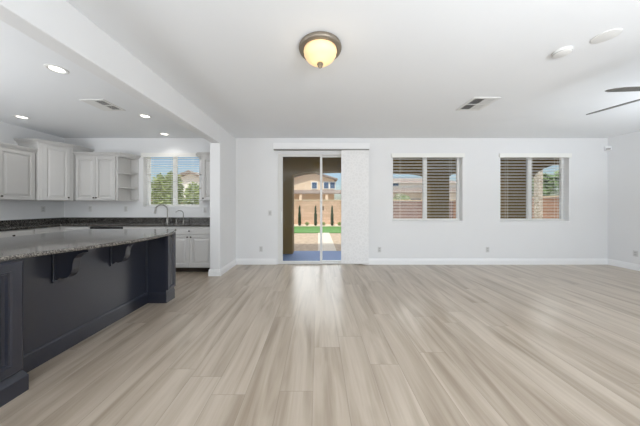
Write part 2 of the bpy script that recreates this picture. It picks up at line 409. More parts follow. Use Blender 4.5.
# ------------------------------------------------------------------ windows, patio door
def window(name, hole, label):
    x0, x1, z0, z1 = hole; y0, y1 = YB + .115, YB + .165; fw = 0.045
    root = thing(name, label, 'window', ((x0 + x1) / 2, (y0 + y1) / 2, z0)); root['kind'] = 'structure'
    b = MB(); xm = (x0 + x1) / 2
    b.rings((x0, y1, z0), (1,0,0), (0,0,1), (0,-1,0), x1 - x0, z1 - z0, [(0, 0), (0, .05), (fw, .05), (fw, .012)])
    # rings closes with a centre face: build the frame as bars instead
    b.bm.free(); b = MB()
    b.box(x0, x0 + fw, y0, y1, z0, z1).box(x1 - fw, x1, y0, y1, z0, z1).box(x0 + fw, x1 - fw, y0, y1, z0, z0 + fw).box(x0 + fw, x1 - fw, y0, y1, z1 - fw, z1)
    b.build('window_frame', M['vinyl'], root, bevel=.003)
    MB().box(xm - .04, xm + .04, y0 - .004, y1, z0 + fw, z1 - fw).build('mullion', M['vinyl'], root, bevel=.003)
    for a, c in ((x0 + fw, xm - .04), (xm + .04, x1 - fw)):
        MB().box(a, c, y0 + .022, y0 + .028, z0 + fw, z1 - fw).build('pane', M['glass'], root)
    return root
window('window_1', W1, 'white framed window nearer the patio door')
window('window_2', W2, 'white framed window near the right corner')
window('window_3', W3, 'white framed window above the kitchen sink')
for h, nm in ((W1, 'trim_2'), (W2, 'trim_3'), (W3, 'trim_4')):
    struct(MB().box(h[0] - .0, h[1] + .0, YB - .012, YB + .114, h[2] - .018, h[2] + .002).build(nm, M['trim'], bevel=.003), 'white window sill', 'sill')

x0, x1, z0, z1 = DOOR; y0, y1 = YB + .03, YB + .15
door = thing('door_1', 'white framed sliding glass patio door', 'door', ((x0 + x1) / 2, (y0 + y1) / 2, 0)); door['kind'] = 'structure'
b = MB(); f = .045
ft = .022
b.box(x0, x0 + f, y0, y1, 0, z1).box(x1 - f, x1, y0, y1, 0, z1).box(x0 + f, x1 - f, y0, y1, z1 - ft, z1).box(x0 + f, x1 - f, y0, y1, 0, .03)
b.build('door_frame', M['alum'], door, bevel=.003)
def sash(xa, xb, ya, yb):
    st = .05; zt = z1 - ft
    b = MB().box(xa, xa + st, ya, yb, .03, zt).box(xb - st, xb, ya, yb, .03, zt).box(xa + st, xb - st, ya, yb, .03, .06).box(xa + st, xb - st, ya, yb, zt - .03, zt)
    o = b.build('door_sash', M['alum'], door, bevel=.003)
    MB().box(xa + st, xb - st, (ya + yb) / 2 - .003, (ya + yb) / 2 + .003, .06, zt - .03).build('pane', M['glass'], o)
    return o
xm = 0.07
s1 = sash(x0 + f, xm + .025, y0 + .01, y0 + .05); s2 = sash(xm - .025, x1 - f, y0 + .065, y0 + .105)
hx = x0 + f + .028
MB().tube([(hx, y0 + .01, .90), (hx + .012, y0 - .035, .92), (hx + .012, y0 - .042, 1.02), (hx + .012, y0 - .035, 1.12), (hx, y0 + .01, 1.14)], .011, 8).build('door_handle', M['vinyl'], s1, smooth=True)
MB().box(xm + .03, xm + .055, y0 + .05, y0 + .067, 1.17, 1.26).build('latch', M['knob'], s2, bevel=.003)

# panel track blind of the patio door
pb = thing('panel_track_blind', 'white patterned fabric panel blind stacked over the right side of the patio door', 'blind', (0.07, YB - .05, 0.03))
MB().box(-.955, 1.10, YB - .095, YB, 2.485, 2.61).build('valance', M['trim'], pb, bevel=.004)
MB().box(-.945, 1.09, YB - .085, YB - .012, 2.462, 2.484).build('track', M['steel'], pb)
for k, (a, c, d) in enumerate(((.50, 1.04, .030), (.515, 1.065, .046), (.50, 1.09, .062))):
    p_ = MB().box(a, c, YB - d - .003, YB - d, .045, 2.463).build('fabric_panel', M['fabric'], pb)
    MB().box(a, c, YB - d - .006, YB - d + .003, .03, .05).build('bottom_bar', M['alum'], p_)

def blinds(hole, label, right_gap, pitch=.066, over=.03, th=1.0):
    x0, x1, z0, z1 = hole
    r = thing('window_blind', label, 'blind', ((x0 + x1) / 2, YB + .06, z0), 'white horizontal slat window blinds')
    MB().box(x0 - .03, x1 + over, YB - .03, YB - .004, z1 - .085, z1 + .005).box(x0 + .005, x1 - right_gap, YB - .004, YB + .09, z1 - .06, z1 - .006).build('headrail', M['slat'], r, bevel=.003)
    xa, xb = x0 + .008, x1 - right_gap
    b = MB(); z = z1 - .10; yc = YB + .06
    while z > z0 + .05:
        prof = [(-.028, -.003), (-.014, .0005), (0, .002), (.014, .0005), (.028, -.003), (.028, .001), (.014, .0045), (0, .006), (-.014, .0045), (-.028, .001)]
        b.loft([[(xx, yc + p[0], z + p[1] * th + p[0] * -.04) for p in prof] for xx in (xa, xb)])
        z -= pitch
    b.build('slats', M['slat'], r)
    MB().box(xa, xb, yc - .026, yc + .026, z0 + .012, z0 + .032).build('bottom_rail', M['slat'], r, bevel=.003)
    cb = MB()
    for fr in (.12, .5, .88):
        xx = xa + (xb - xa) * fr
        for dy in (-.031, .031): cb.box(xx - .0012, xx + .0012, yc + dy - .001, yc + dy + .001, z0 + .02, z1 - .06)
    cb.build('ladder_cord', M['slat'], r)
    return r
blinds(W1, 'open white slat blind in the living room window nearer the patio door', .05)
blinds(W2, 'open white slat blind in the living room window near the right corner', .05)
blinds(W3, 'open white slat blind in the kitchen window above the sink', .03, .05, -.012, .5)

# ------------------------------------------------------------------ kitchen wall cabinets
DR = [(0, .004), (0, .021), (.003, .024), (.055, .022), (.057, .004), (.068, .003), (.098, .017), (.104, .0185)]
def door_panel(name, o, u, n, wd, h, m, parent, rings=DR):
    return MB().rings(o, u, (0, 0, 1), n, wd, h, rings).build(name, m, parent)
def knob(p, n, parent, m=None):
    p, n = Vector(p), Vector(n)
    return MB().tube([p, p + n * .012, p + n * .016, p + n * .024, p + n * .028], [.006, .006, .014, .015, .008], 10).build('knob', m or M['knob'], parent, smooth=True)
CR = [(0, 0), (.010, 0), (.014, .012), (.030, .030), (.046, .044), (.052, .052), (.052, .062), (0, .062)]
ZU0 = 1.375
CABW = M['cab']
# left-hand cabinet on the left wall
xf = XK + .33
lc = thing('wall_cabinet', 'white single-door wall cabinet at the left edge, on the left wall', 'cabinet', (XK + .165, 3.73, ZU0), 'white kitchen wall cabinets')
MB().box(XK, xf, 3.36, 4.115, ZU0, 2.245).build('carcass', CABW, lc, bevel=.002)
d_ = door_panel('cabinet_door', (xf, 3.62, ZU0 + .008), (0, 1, 0), (1, 0, 0), .475, .845, CABW, lc)
knob((xf + .021, 3.652, ZU0 + .06), (1, 0, 0), d_)
d_ = door_panel('cabinet_door', (xf, 3.37, ZU0 + .008), (0, 1, 0), (1, 0, 0), .244, .845, CABW, lc, [(0, 0), (0, .018), (.003, .021), (.045, .021), (.05, .013), (.06, .011), (.08, .018)])
MB().sweep([(xf, 4.115), (xf, 3.36), (XK, 3.36)][::-1], [(o_, z_ + 2.245) for o_, z_ in CR]).build('crown_moulding', CABW, lc)
# tall corner cabinet with a slanted front
P0, P1, P2, P3, P4 = (XK, YB), (XK, 4.118), (-5.12, 4.118), (-4.905, 4.50), (-4.905, YB)
cc = thing('corner_wall_cabinet', 'taller white corner cabinet with slanted front and projecting crown', 'cabinet', (-5.25, 4.55, ZU0), 'white kitchen wall cabinets')
MB().prism([P0, P1, P2, P3, P4][::-1], 'z', ZU0, 2.425).build('carcass', CABW, cc, bevel=.002)
a, c = Vector((P2[0], P2[1], 0)), Vector((P3[0], P3[1], 0)); u = (c - a).normalized(); n = Vector((u.y, -u.x, 0)); L_ = (c - a).length
d_ = door_panel('cabinet_door', a + u * .05 + Vector((0, 0, ZU0 + .01)), u, n, L_ - .09, 1.02, CABW, cc, [(0, 0), (0, .018), (.003, .021), (.05, .021), (.056, .012), (.066, .010), (.09, .018)])
knob(a + u * (L_ - .065) + n * .021 + Vector((0, 0, ZU0 + .06)), n, d_)
MB().sweep([P1, P2, P3, P4], [(o_ * 1.15, z_ * 1.05 + 2.425) for o_, z_ in CR]).build('crown_moulding', CABW, cc)
# double-door cabinet on the back wall
yf = YB - .33
dc = thing('wall_cabinet', 'white two-door wall cabinet on the back wall, left of the kitchen window', 'cabinet', (-4.48, YB - .165, ZU0), 'white kitchen wall cabinets')
MB().box(-4.90, -4.06, yf, YB, ZU0, 2.285).build('carcass', CABW, dc, bevel=.002)
for xa, kx in ((-4.878, -4.878 + .375), (-4.478, -4.478 + .026)):
    d_ = door_panel('cabinet_door', (xa, yf, ZU0 + .012), (1, 0, 0), (0, -1, 0), .396, .875, CABW, dc)
    knob((kx, yf - .021, ZU0 + .06), (0, -1, 0), d_)
MB().sweep([(-4.90, yf), (-4.06, yf)], [(o_, z_ + 2.285) for o_, z_ in CR]).build('crown_moulding', CABW, dc)
# open end shelves either side of the window
def end_shelf(xs, sgn, label):
    """xs: side of the neighbouring cabinet; sgn +1 opens towards +X"""
    r = thing('open_end_shelf', label, 'shelf', (xs + sgn * .09, YB - .165, ZU0), 'open end shelves by the kitchen window')
    e = .0008 * sgn
    MB().box(*sorted((xs + e, xs + sgn * .016)), yf, YB - .017, ZU0, 2.285).build('side_panel', CABW, r)
    MB().box(*sorted((xs + e, xs + sgn * .17)), YB - .016, YB, ZU0, 2.285).build('back_panel', CABW, r)
    out = [(xs + sgn * .016, yf + .005), (xs + sgn * .05, yf + .01), (xs + sgn * .13, yf + .12), (xs + sgn * .165, yf + .22), (xs + sgn * .165, YB - .016), (xs + sgn * .016, YB - .016)]
    for zz in (ZU0, 1.635, 1.93, 2.267):
        MB().prism(out, 'z', zz, zz + .018).build('shelf_board', CABW, r, bevel=.002)
    path = [(xs + e, yf), (xs + sgn * .05, yf + .008), (xs + sgn * .135, yf + .118), (xs + sgn * .172, yf + .22), (xs + sgn * .172, YB)]
    if sgn < 0: path = path[::-1]
    MB().sweep(path, [(o_, z_ + 2.285) for o_, z_ in CR]).build('crown_moulding', CABW, r)
    MB().prism(out, 'z', 2.2855, 2.30).build('top_board', CABW, r)
end_shelf(-4.06, 1, 'open white curved shelves at the end of the two-door cabinet, left of the kitchen window')
end_shelf(-2.345, -1, 'open white end shelves right of the kitchen window, mostly hidden by the wall end')
rc = thing('wall_cabinet', 'narrow white wall cabinet right of the kitchen window, partly behind the wall end', 'cabinet', (-2.16, YB - .165, ZU0), 'white kitchen wall cabinets')
MB().box(-2.345, XL - .19, yf, YB, ZU0, 2.285).build('carcass', CABW, rc, bevel=.002)
d_ = door_panel('cabinet_door', (-2.335, yf, ZU0 + .012), (1, 0, 0), (0, -1, 0), .355, .875, CABW, rc)
knob((-2.305, yf - .021, ZU0 + .05), (0, -1, 0), d_)
MB().sweep([(-2.345, yf), (XL - .19, yf)], [(o_, z_ + 2.285) for o_, z_ in CR]).build('crown_moulding', CABW, rc)

# ------------------------------------------------------------------ kitchen base units
ZC = .885; YF = YB - .61; XF = XK + .61
def toe(b, x0, x1): b.box(x0, x1, YF + .075, YB - .003, 0, .10)
def base_cab(name, x0, x1, label, doors, drawer=True):
    r = thing(name, label, 'cabinet', ((x0 + x1) / 2, YB - .3, 0), 'white kitchen base cabinets')
    MB().box(x0, x1, YF, YB - .003, .10, ZC).build('carcass', CABW, r, bevel=.002)
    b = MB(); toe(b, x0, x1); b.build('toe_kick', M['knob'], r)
    nd = len(doors); wd = (x1 - x0 - .02) / nd
    if drawer:
        for i in range(drawer):
            ww = (x1 - x0 - .02) / drawer
            q = MB().rings((x0 + .01 + i * ww + .003, YF, .735), (1,0,0), (0,0,1), (0,-1,0), ww - .006, .135, [(0, 0), (0, .018), (.003, .021), (.02, .021), (.024, .016)]).build('drawer_front', CABW, r)
            knob((x0 + .01 + i * ww + ww / 2, YF - .021, .80), (0, -1, 0), q)
    for i, side in enumerate(doors):
        xa = x0 + .01 + i * wd + .003
        d_ = door_panel('cabinet_door', (xa, YF, .125), (1,0,0), (0,-1,0), wd - .006, .60, CABW, r)
        knob((xa + (wd - .006 - .03 if side == 'r' else .03), YF - .021, .685), (0, -1, 0), d_)
    return r
base_cab('base_cabinet', -4.80, -4.312, 'white base cabinet on the back wall, left of the dishwasher', 'r', 1)
base_cab('base_cabinet', -3.698, -2.882, 'white base cabinet on the back wall, between dishwasher and sink cabinet', 'rl', 2)
base_cab('sink_base_cabinet', -2.88, XL - .192, 'white two-door sink cabinet under the taps, against the wall end', 'rl', 1)
dw = thing('dishwasher', 'built-in dishwasher with a dark control strip in the back counter run', 'dishwasher', (-4.005, YB - .3, 0))
MB().box(-4.31, -3.70, YF + .01, YB - .001, .10, ZC).build('body', M['dish'], dw)
MB().box(-4.305, -3.705, YF - .022, YF + .01, .12, .80).build('door', M['dish'], dw, bevel=.004)
MB().box(-4.305, -3.705, YF - .024, YF + .01, .803, .875).build('control_panel', M['black'], dw, bevel=.004)
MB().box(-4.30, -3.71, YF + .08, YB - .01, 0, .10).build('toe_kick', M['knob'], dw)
lb = thing('base_cabinet', 'white base cabinet along the left wall under the dark counter', 'cabinet', (XK + .3, 2.7, 0), 'white kitchen base cabinets')
MB().box(XK + .001, XF, 1.2, 3.86, .10, ZC).build('carcass', CABW, lb, bevel=.002)
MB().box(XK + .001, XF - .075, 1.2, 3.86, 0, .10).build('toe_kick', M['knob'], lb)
for i in range(5):
    ya = 1.21 + i * .53
    q = MB().rings((XF, ya, .735), (0,1,0), (0,0,1), (1,0,0), .52, .135, [(0, 0), (0, .018), (.003, .021), (.02, .021), (.024, .016)]).build('drawer_front', CABW, lb)
    knob((XF + .021, ya + .26, .80), (1, 0, 0), q)
    d_ = door_panel('cabinet_door', (XF, ya, .125), (0,1,0), (1,0,0), .52, .60, CABW, lb); knob((XF + .021, ya + .49, .685), (1, 0, 0), d_)
cb_ = thing('corner_base_cabinet', 'white base cabinet in the inside corner of the back counter', 'cabinet', (XK + .3, YB - .4, 0), 'white kitchen base cabinets')
MB().prism([(XK + .001, 3.862), (XF, 3.862), (XF, YF), (-4.802, YF), (-4.802, YB - .001), (XK + .001, YB - .001)], 'z', .10, ZC).build('carcass', CABW, cb_, bevel=.002)
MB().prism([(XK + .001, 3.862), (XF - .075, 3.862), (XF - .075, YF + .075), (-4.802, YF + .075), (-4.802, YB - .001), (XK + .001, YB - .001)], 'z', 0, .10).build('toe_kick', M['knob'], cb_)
door_panel('cabinet_door', (XF, 3.87, .125), (0,1,0), (1,0,0), .27, .745, CABW, cb_, [(0, 0), (0, .018), (.045, .021), (.05, .013), (.06, .011), (.08, .018)])
# worktop with upstand
XE, YE = XK + .65, YB - .65
wt = thing('kitchen_worktop', 'dark granite worktop along the kitchen walls with a low upstand', 'countertop', (-4, YB - .3, ZC))
MB().prism([(XK + .001, 1.2), (XE, 1.2), (XE, YE), (XL - .191, YE), (XL - .191, YB - .001), (XK + .001, YB - .001)], 'z', ZC + .001, .921).build('slab', M['granite_dark'], wt, bevel=.006)
MB().prism([(XK + .001, 1.2), (XK + .021, 1.2), (XK + .021, YB - .021), (XL - .191, YB - .021), (XL - .191, YB - .001), (XK + .001, YB - .001)], 'z', .922, 1.022).build('upstand', M['granite_dark'], wt, bevel=.003)

# taps
tp = thing('kitchen_faucet', 'tall gooseneck steel faucet in front of the kitchen window', 'faucet', (-3.17, YB - .14, .922))
bx_, by_ = -3.17, YB - .14
dirv = Vector((-.75, -.66, 0)).normalized()
pts = [(bx_, by_, .95), (bx_, by_, 1.19)]
for k in range(0, 13):
    a_ = math.pi * (1 - k / 12.0); q = dirv * (.105 + .105 * math.cos(a_)); pts.append((bx_ + q.x, by_ + q.y, 1.19 + .10 * math.sin(a_)))
MB().tube(pts, .013, 10).build('spout', M['steel'], tp, smooth=True)
e_ = Vector(pts[-1]); MB().tube([e_, e_ + Vector((0, 0, -.02)), e_ + Vector((-.006, -.005, -.075))], [.014, .018, .021], 10).build('spray_head', M['steel'], tp, smooth=True)
MB().lathe([(.034, 0), (.034, .008), (.024, .014), (.022, .075), (.014, .085)], (bx_, by_, .922), 16).build('base', M['steel'], tp, smooth=True)
MB().tube([(bx_ + .015, by_, .985), (bx_ + .05, by_ - .01, .992), (bx_ + .085, by_ - .02, 1.03)], [.011, .009, .006], 8).build('lever', M['steel'], tp, smooth=True)
t2 = thing('filter_faucet', 'small slim gooseneck tap right of the tall faucet', 'faucet', (-2.84, YB - .13, .922))
bx_, by_ = -2.84, YB - .13
pts = [(bx_, by_, .94), (bx_, by_, 1.10)]
for k in range(0, 11):
    a_ = math.pi * (1 - k / 12.0); q = dirv * (.075 + .075 * math.cos(a_)); pts.append((bx_ + q.x, by_ + q.y, 1.10 + .075 * math.sin(a_)))
MB().tube(pts, .008, 8).build('spout', M['steel'], t2, smooth=True)
MB().lathe([(.022, 0), (.022, .006), (.014, .01), (.013, .06), (.008, .066)], (bx_, by_, .922), 14).build('base', M['steel'], t2, smooth=True)
MB().tube([(bx_ + .01, by_, .965), (bx_ + .045, by_ - .01, .972)], [.006, .005], 8).build('lever', M['steel'], t2, smooth=True)
sp_ = MB().lathe([(.02, 0), (.02, .006), (.011, .012), (.010, .05), (.015, .056), (.015, .068), (.006, .072)], (-2.99, YB - .13, .922), 14).build('soap_dispenser', M['steel'], smooth=True)
tag(sp_, 'short steel soap pump between the two taps', 'soap dispenser')

# ------------------------------------------------------------------ island
NV = M['navy']
isl = thing('kitchen_island', 'dark navy island with panelled posts and curved brackets', 'kitchen island', (-2.7, 2.0, 0))
ZI = .922
MB().box(-3.20, -2.25, .70, 3.12, 0, ZI).build('body', NV, isl)
def post(y0, y1, yp):
    MB().box(-2.249, -2.045, y0, yp, .0, .15).box(-2.249, -2.045, y0, y1, .15, ZI).build('post', NV, isl)
    p_ = [(0, 0), (.022, 0), (.022, .105), (.016, .118), (.012, .13), (.004, .146), (0, .15)]
    MB().sweep([(-2.249, y0), (-2.045, y0), (-2.045, yp), (-2.249, yp)], p_).build('plinth', NV, isl)
MB().box(-2.249, -2.0, 2.965, 3.13, .0, ZI).build('post', NV, isl, bevel=.003)
MB().sweep([(-2.249, 2.965), (-2.0, 2.965), (-2.0, 3.118), (-2.06, 3.118)], [(0, 0), (.010, 0), (.010, .118), (.006, .132), (0, .138)]).build('plinth', NV, isl)
MB().rings((-2.0, 2.968, .165), (0,1,0), (0,0,1), (1,0,0), .162, .748, [(0, -.001), (0, .018), (.006, .024), (.032, .024), (.036, .014), (.046, .004), (.054, .004), (.062, .012)]).build('raised_panel', NV, isl)
post(.72, 1.552, 1.552)
MB().rings((-2.045, .75, .165), (0,1,0), (0,0,1), (1,0,0), .795, .746, [(0, -.001), (0, .02), (.010, .026), (.058, .026), (.064, .016), (.072, .016), (.078, .002), (.092, .001), (.13, .016)]).build('raised_panel', NV, isl)
MB().sweep([(-2.25, 1.576), (-2.25, 2.954)], [(0, 0), (.014, 0), (.014, .132), (.008, .142), (0, .145)]).build('base_moulding', NV, isl)
MB().box(-2.2495, -2.236, 2.93, 2.964, .146, ZI).build('corner_batten', NV, isl, bevel=.002)
prof = [(0, 0), (.285, 0), (.285, -.03), (.235, -.036), (.19, -.055), (.16, -.09), (.15, -.13), (.145, -.18), (.13, -.22), (.10, -.25), (.065, -.26), (.035, -.25), (.02, -.27), (0, -.275)]
for yc in (1.945, 2.475):
    MB().prism([(-2.236 + q, ZI + z_) for q, z_ in prof], 'y', yc - .033, yc + .033).build('corbel', NV, isl, bevel=.004)
    MB().box(-2.249, -2.2355, yc - .045, yc + .045, ZI - .295, ZI).build('corbel_plate', NV, isl, bevel=.003)
bow = [(-2.10, .68), (-2.09, 1.0), (-2.07, 1.3), (-2.03, 1.5), (-1.955, 1.7), (-1.87, 1.9), (-1.80, 2.1), (-1.76, 2.3), (-1.755, 2.5), (-1.785, 2.7), (-1.84, 2.86), (-1.90, 2.98), (-1.95, 3.07), (-1.985, 3.16)]
def smooth_line(p, n=5):
    out = []
    for i in range(len(p) - 1):
        g = lambda k: Vector(p[max(0, min(len(p) - 1, k))])
        a, b_, c_, d2 = g(i - 1), g(i), g(i + 1), g(i + 2)
        for k in range(n):
            t_ = k / n
            q = .5 * ((2 * b_) + (c_ - a) * t_ + (2 * a - 5 * b_ + 4 * c_ - d2) * t_ ** 2 + (3 * b_ - a - 3 * c_ + d2) * t_ ** 3)
            out.append((q.x, q.y))
    return out + [p[-1]]
it = MB().prism(smooth_line(bow) + [(-3.25, 3.16), (-3.25, .68)], 'z', ZI + .001, .955).build('island_countertop', M['granite'], bevel=.012, seg=3)
tag(it, 'grey speckled granite island top with a bowed front edge', 'countertop')

# ------------------------------------------------------------------ ceiling fittings
fl = thing('flush_ceiling_light', 'round bronze flush light with a glowing alabaster bowl on the living room ceiling', 'ceiling light', (.02, 2.06, H))
MB().lathe([(.175, 0), (.192, -.006), (.196, -.022), (.190, -.038), (.178, -.046), (.16, -.048), (.155, -.03)], (.02, 2.06, H), 48).build('pan', M['bronze'], fl, smooth=True)
MB().lathe([(.150, -.036), (.152, -.05), (.147, -.075), (.130, -.105), (.10, -.130), (.06, -.147), (.02, -.153), (.001, -.154)], (.02, 2.06, H), 48).build('glass_bowl', M['bowl'], fl, smooth=True)
MB().lathe([(.006, -.150), (.026, -.154), (.029, -.165), (.020, -.174), (.022, -.182), (.012, -.194), (.001, -.197)], (.02, 2.06, H), 20).build('finial', M['bronze'], fl, smooth=True)
pl_ = bpy.data.lights.new('flush_glow', 'POINT'); po = bpy.data.objects.new('flush_glow', pl_); C.objects.link(po)
pl_.energy = 1.2; pl_.color = (1, .86, .66); pl_.shadow_soft_size = .14; po.parent = fl; po.location = (0, 0, -.30)

RL = [((57, 69), 'recessed kitchen downlight nearest the camera, beside the white beam'), ((22, 117), 'recessed kitchen downlight at the far left, above the corner cabinet'),
      ((145, 116), 'recessed kitchen downlight right of the kitchen ceiling vent'), ((164.5, 134), 'recessed kitchen downlight farthest back, above the sink window')]
first = None
for (px, py), lab in RL:
    s_ = (H - CAMZ) / (205 - py); lx, ly = (px - 318) * s_, s_ * FPX
    ly = min(ly, YB - .25)
    if first is None:
        first = thing('recessed_downlight', lab, 'downlight', (lx, ly, H), 'recessed kitchen downlights')
        MB().lathe([(.090, 0), (.090, -.005), (.074, -.010), (.060, -.004), (.060, 0)], (lx, ly, H), 32).build('trim_ring', M['vent'], first, smooth=True)
        MB().lathe([(.0595, -.001), (.0595, -.004), (.035, -.006), (.001, -.006)], (lx, ly, H), 32).build('lens', M['lamp'], first, smooth=True)
        q = bpy.data.lights.new('downlight_glow', 'SPOT'); qo = bpy.data.objects.new('downlight_glow', q); C.objects.link(qo)
        q.energy = 6; q.color = (1, .96, .9); q.spot_size = math.radians(130); q.spot_blend = .6; q.shadow_soft_size = .07
        qo.parent = first; qo.location = (0, 0, -.02)
    else: dup(first, (lx, ly, H), lab)

def vent(x0, x1, y0, y1, label, sgn):
    r = thing('ceiling_vent', label, 'vent', ((x0 + x1) / 2, (y0 + y1) / 2, H), 'square white ceiling air vents')
    fw = .032
    b = MB(); b.box(x0, x0 + fw, y0, y1, H - .012, H).box(x1 - fw, x1, y0, y1, H - .012, H).box(x0 + fw, x1 - fw, y0, y0 + fw, H - .012, H).box(x0 + fw, x1 - fw, y1 - fw, y1, H - .012, H)
    b.build('frame', M['vent'], r, bevel=.003)
    MB().box(x0 + fw, x1 - fw, y0 + fw, y1 - fw, H - .0025, H - .0005).build('duct_shade_plate', M['duct'], r)  # dark plate painted in place of the shade behind the louvers
    xi0, xi1, yi0, yi1 = x0 + fw, x1 - fw, y0 + fw, y1 - fw
    MB().box(xi0, xi1, (yi0 + yi1) / 2 - .006, (yi0 + yi1) / 2 + .006, H - .012, H - .003).build('cross_bar', M['vent'], r)
    n = 9; step = (xi1 - xi0) / n
    for i in range(n):
        xc = xi0 + (i + .5) * step; near = (i < n // 2) if sgn > 0 else (i >= n - n // 2)
        t_ = .010 if not near else .0035   # the far bank lies flatter and shuts, the near bank stands open
        d_ = step * (.46 if not near else .10)
        b = MB(); lean = .004 * sgn
        b.prism([(xc - d_, H - .012), (xc + d_, H - .010), (xc + d_ + lean, H - .0085), (xc - d_ + lean, H - .0105)], 'y', yi0, yi1)
        b.build('louver', M['vent'], r)
vent(2.10, 2.46, 3.02, 3.43, 'square white air vent on the living room ceiling above the windows', 1)
vent(-3.27, -2.94, 3.08, 3.44, 'square white air vent on the kitchen ceiling between the downlights', -1)

sm = thing('smoke_detector', 'small round smoke detector on the living room ceiling, left of the flat round plate', 'smoke detector', (2.30, 2.12, H))
MB().lathe([(.07, 0), (.07, -.014), (.064, -.028), (.045, -.036), (.001, -.038)], (2.30, 2.12, H), 32).build('body', M['vent'], sm, smooth=True)
MB().lathe([(.0655, -.0255), (.067, -.0255), (.067, -.0175), (.0655, -.0175)], (2.30, 2.12, H), 32).build('sensing_slot', M['sensor_grey'], sm)
cp = MB().lathe([(.085, 0), (.085, -.006), (.07, -.010), (.001, -.011)], (2.47, 1.93, H), 32).build('ceiling_cover_plate', M['vent'], smooth=True)
tag(cp, 'flat round white cover plate on the ceiling above the fan, right of the smoke detector', 'cover plate')

# ceiling fan (only two blade tips reach into the frame)
HX, HY, ZB = 3.45, 2.13, 2.385
fan = thing('ceiling_fan', 'grey-bladed ceiling fan at the right edge, only its blade tips in view', 'ceiling fan', (HX, HY, H))
MB().lathe([(.07, 0), (.07, -.02), (.03, -.06), (.013, -.07)], (HX, HY, H), 24).build('canopy', M['fan_metal'], fan, smooth=True)
MB().tube([(HX, HY, H - .06), (HX, HY, ZB + .09)], .012, 12).build('downrod', M['fan_metal'], fan, smooth=True)
MB().lathe([(.03, .10), (.09, .085), (.11, .05), (.11, 0), (.09, -.04), (.05, -.055), (.001, -.058)], (HX, HY, ZB), 32).build('motor_housing', M['fan_metal'], fan, smooth=True)
for k in range(5):
    th = math.radians(176.5 - 77 * 0 + 72 * k)
    if k == 4: th = math.radians(103)
    d = Vector((math.cos(th), math.sin(th), 0)); cw = Vector((math.sin(th), -math.cos(th), 0))
    pitch = math.radians(10.5); wv = cw * math.cos(pitch) + Vector((0, 0, math.sin(pitch)))
    nv = d.cross(wv).normalized()
    base = Vector((HX, HY, ZB + .015))
    outl = [(.17, -.05), (.30, -.066), (.48, -.072), (.58, -.068), (.64, -.04), (.66, 0), (.64, .04), (.58, .068), (.48, .072), (.30, .066), (.17, .05)]
    b = MB(); b.loft([[base + d * a_ + wv * c_ + nv * h_ for a_, c_ in outl] for h_ in (-.003, .003)])
    bl = b.build('blade', M['fan'], fan, bevel=.001)
    b = MB(); b.loft([[base + d * a_ + wv * c_ + nv * h_ for a_, c_ in ((.09, -.02), (.24, -.03), (.24, .03), (.09, .02))] for h_ in (.0032, .008)]); b.build('blade_arm', M['fan_metal'], bl)

# ------------------------------------------------------------------ wall fittings
def plate(name, loc, rz, label, group, kindp):
    r = thing(name, label, 'outlet' if kindp == 'o' else 'light switch', loc, group)
    b = MB(); x, y, z = loc
    b.rings((x - .036, y, z - .058), (1,0,0), (0,0,1), (0,-1,0), .072, .116, [(0, 0), (0, .004), (.004, .006)]); b.build('cover', M['plate'], r)
    if kindp == 'o':
        for dz in (-.022, .022): MB().rings((x - .017, y - .006, z + dz - .015), (1,0,0), (0,0,1), (0,-1,0), .034, .030, [(0, 0), (.002, .002)]).build('receptacle', M['plate_in'], r)
    else:
        MB().rings((x - .017, y - .006, z - .034), (1,0,0), (0,0,1), (0,-1,0), .034, .068, [(0, 0), (.003, .003)]).build('rocker', M['plate_in'], r)
    r.rotation_euler = (0, 0, rz)
    return r
sB = YB / FPX
X_ = lambda px: (px - 318) * sB
o1 = plate('wall_outlet', (X_(261), YB, .335), 0, 'white outlet low on the back wall, left of the patio door', 'white wall outlets', 'o')
dup(o1, (X_(379.5), YB, .325), 'white outlet low on the back wall, just right of the fabric panel blind', 0)
dup(o1, (X_(487.6), YB, .325), 'white outlet low on the back wall, between the two living room windows', 0)
dup(o1, (XR, FPX and 4.45, .33), 'white outlet low on the right wall', -math.pi / 2)
dup(o1, (X_(90.4), YB, 1.205), 'white outlet above the dark counter, under the two-door wall cabinet', 0)
dup(o1, (X_(126), YB, 1.205), 'white outlet above the dark counter, under the open end shelves', 0)
dup(o1, (XK, 4.50, 1.205), 'white outlet above the dark counter on the left wall, under the corner cabinet', math.pi / 2)
dup(o1, (X_(205), YB, 1.18), 'white outlet above the dark counter, right of the kitchen window', 0)
plate('light_switch', (X_(270), YB, 1.115), 0, 'white rocker switch on the back wall, left of the patio door', None, 's')
ms = thing('motion_sensor', 'small white motion sensor high in the right back corner', 'sensor', (XR - .03, YB - .05, 2.47))
n_ = Vector((-.7, -.7, 0))
MB().prism([(XR - .001, YB - .001), (XR - .075, YB - .001), (XR - .085, YB - .03), (XR - .03, YB - .085), (XR - .001, YB - .075)], 'z', 2.46, 2.56).build('housing', M['trim'], ms, bevel=.006)
MB().prism([(XR - .080, YB - .036), (XR - .084, YB - .040), (XR - .040, YB - .084), (XR - .036, YB - .080)], 'z', 2.475, 2.51).build('lens', M['sensor_grey'], ms, bevel=.002)

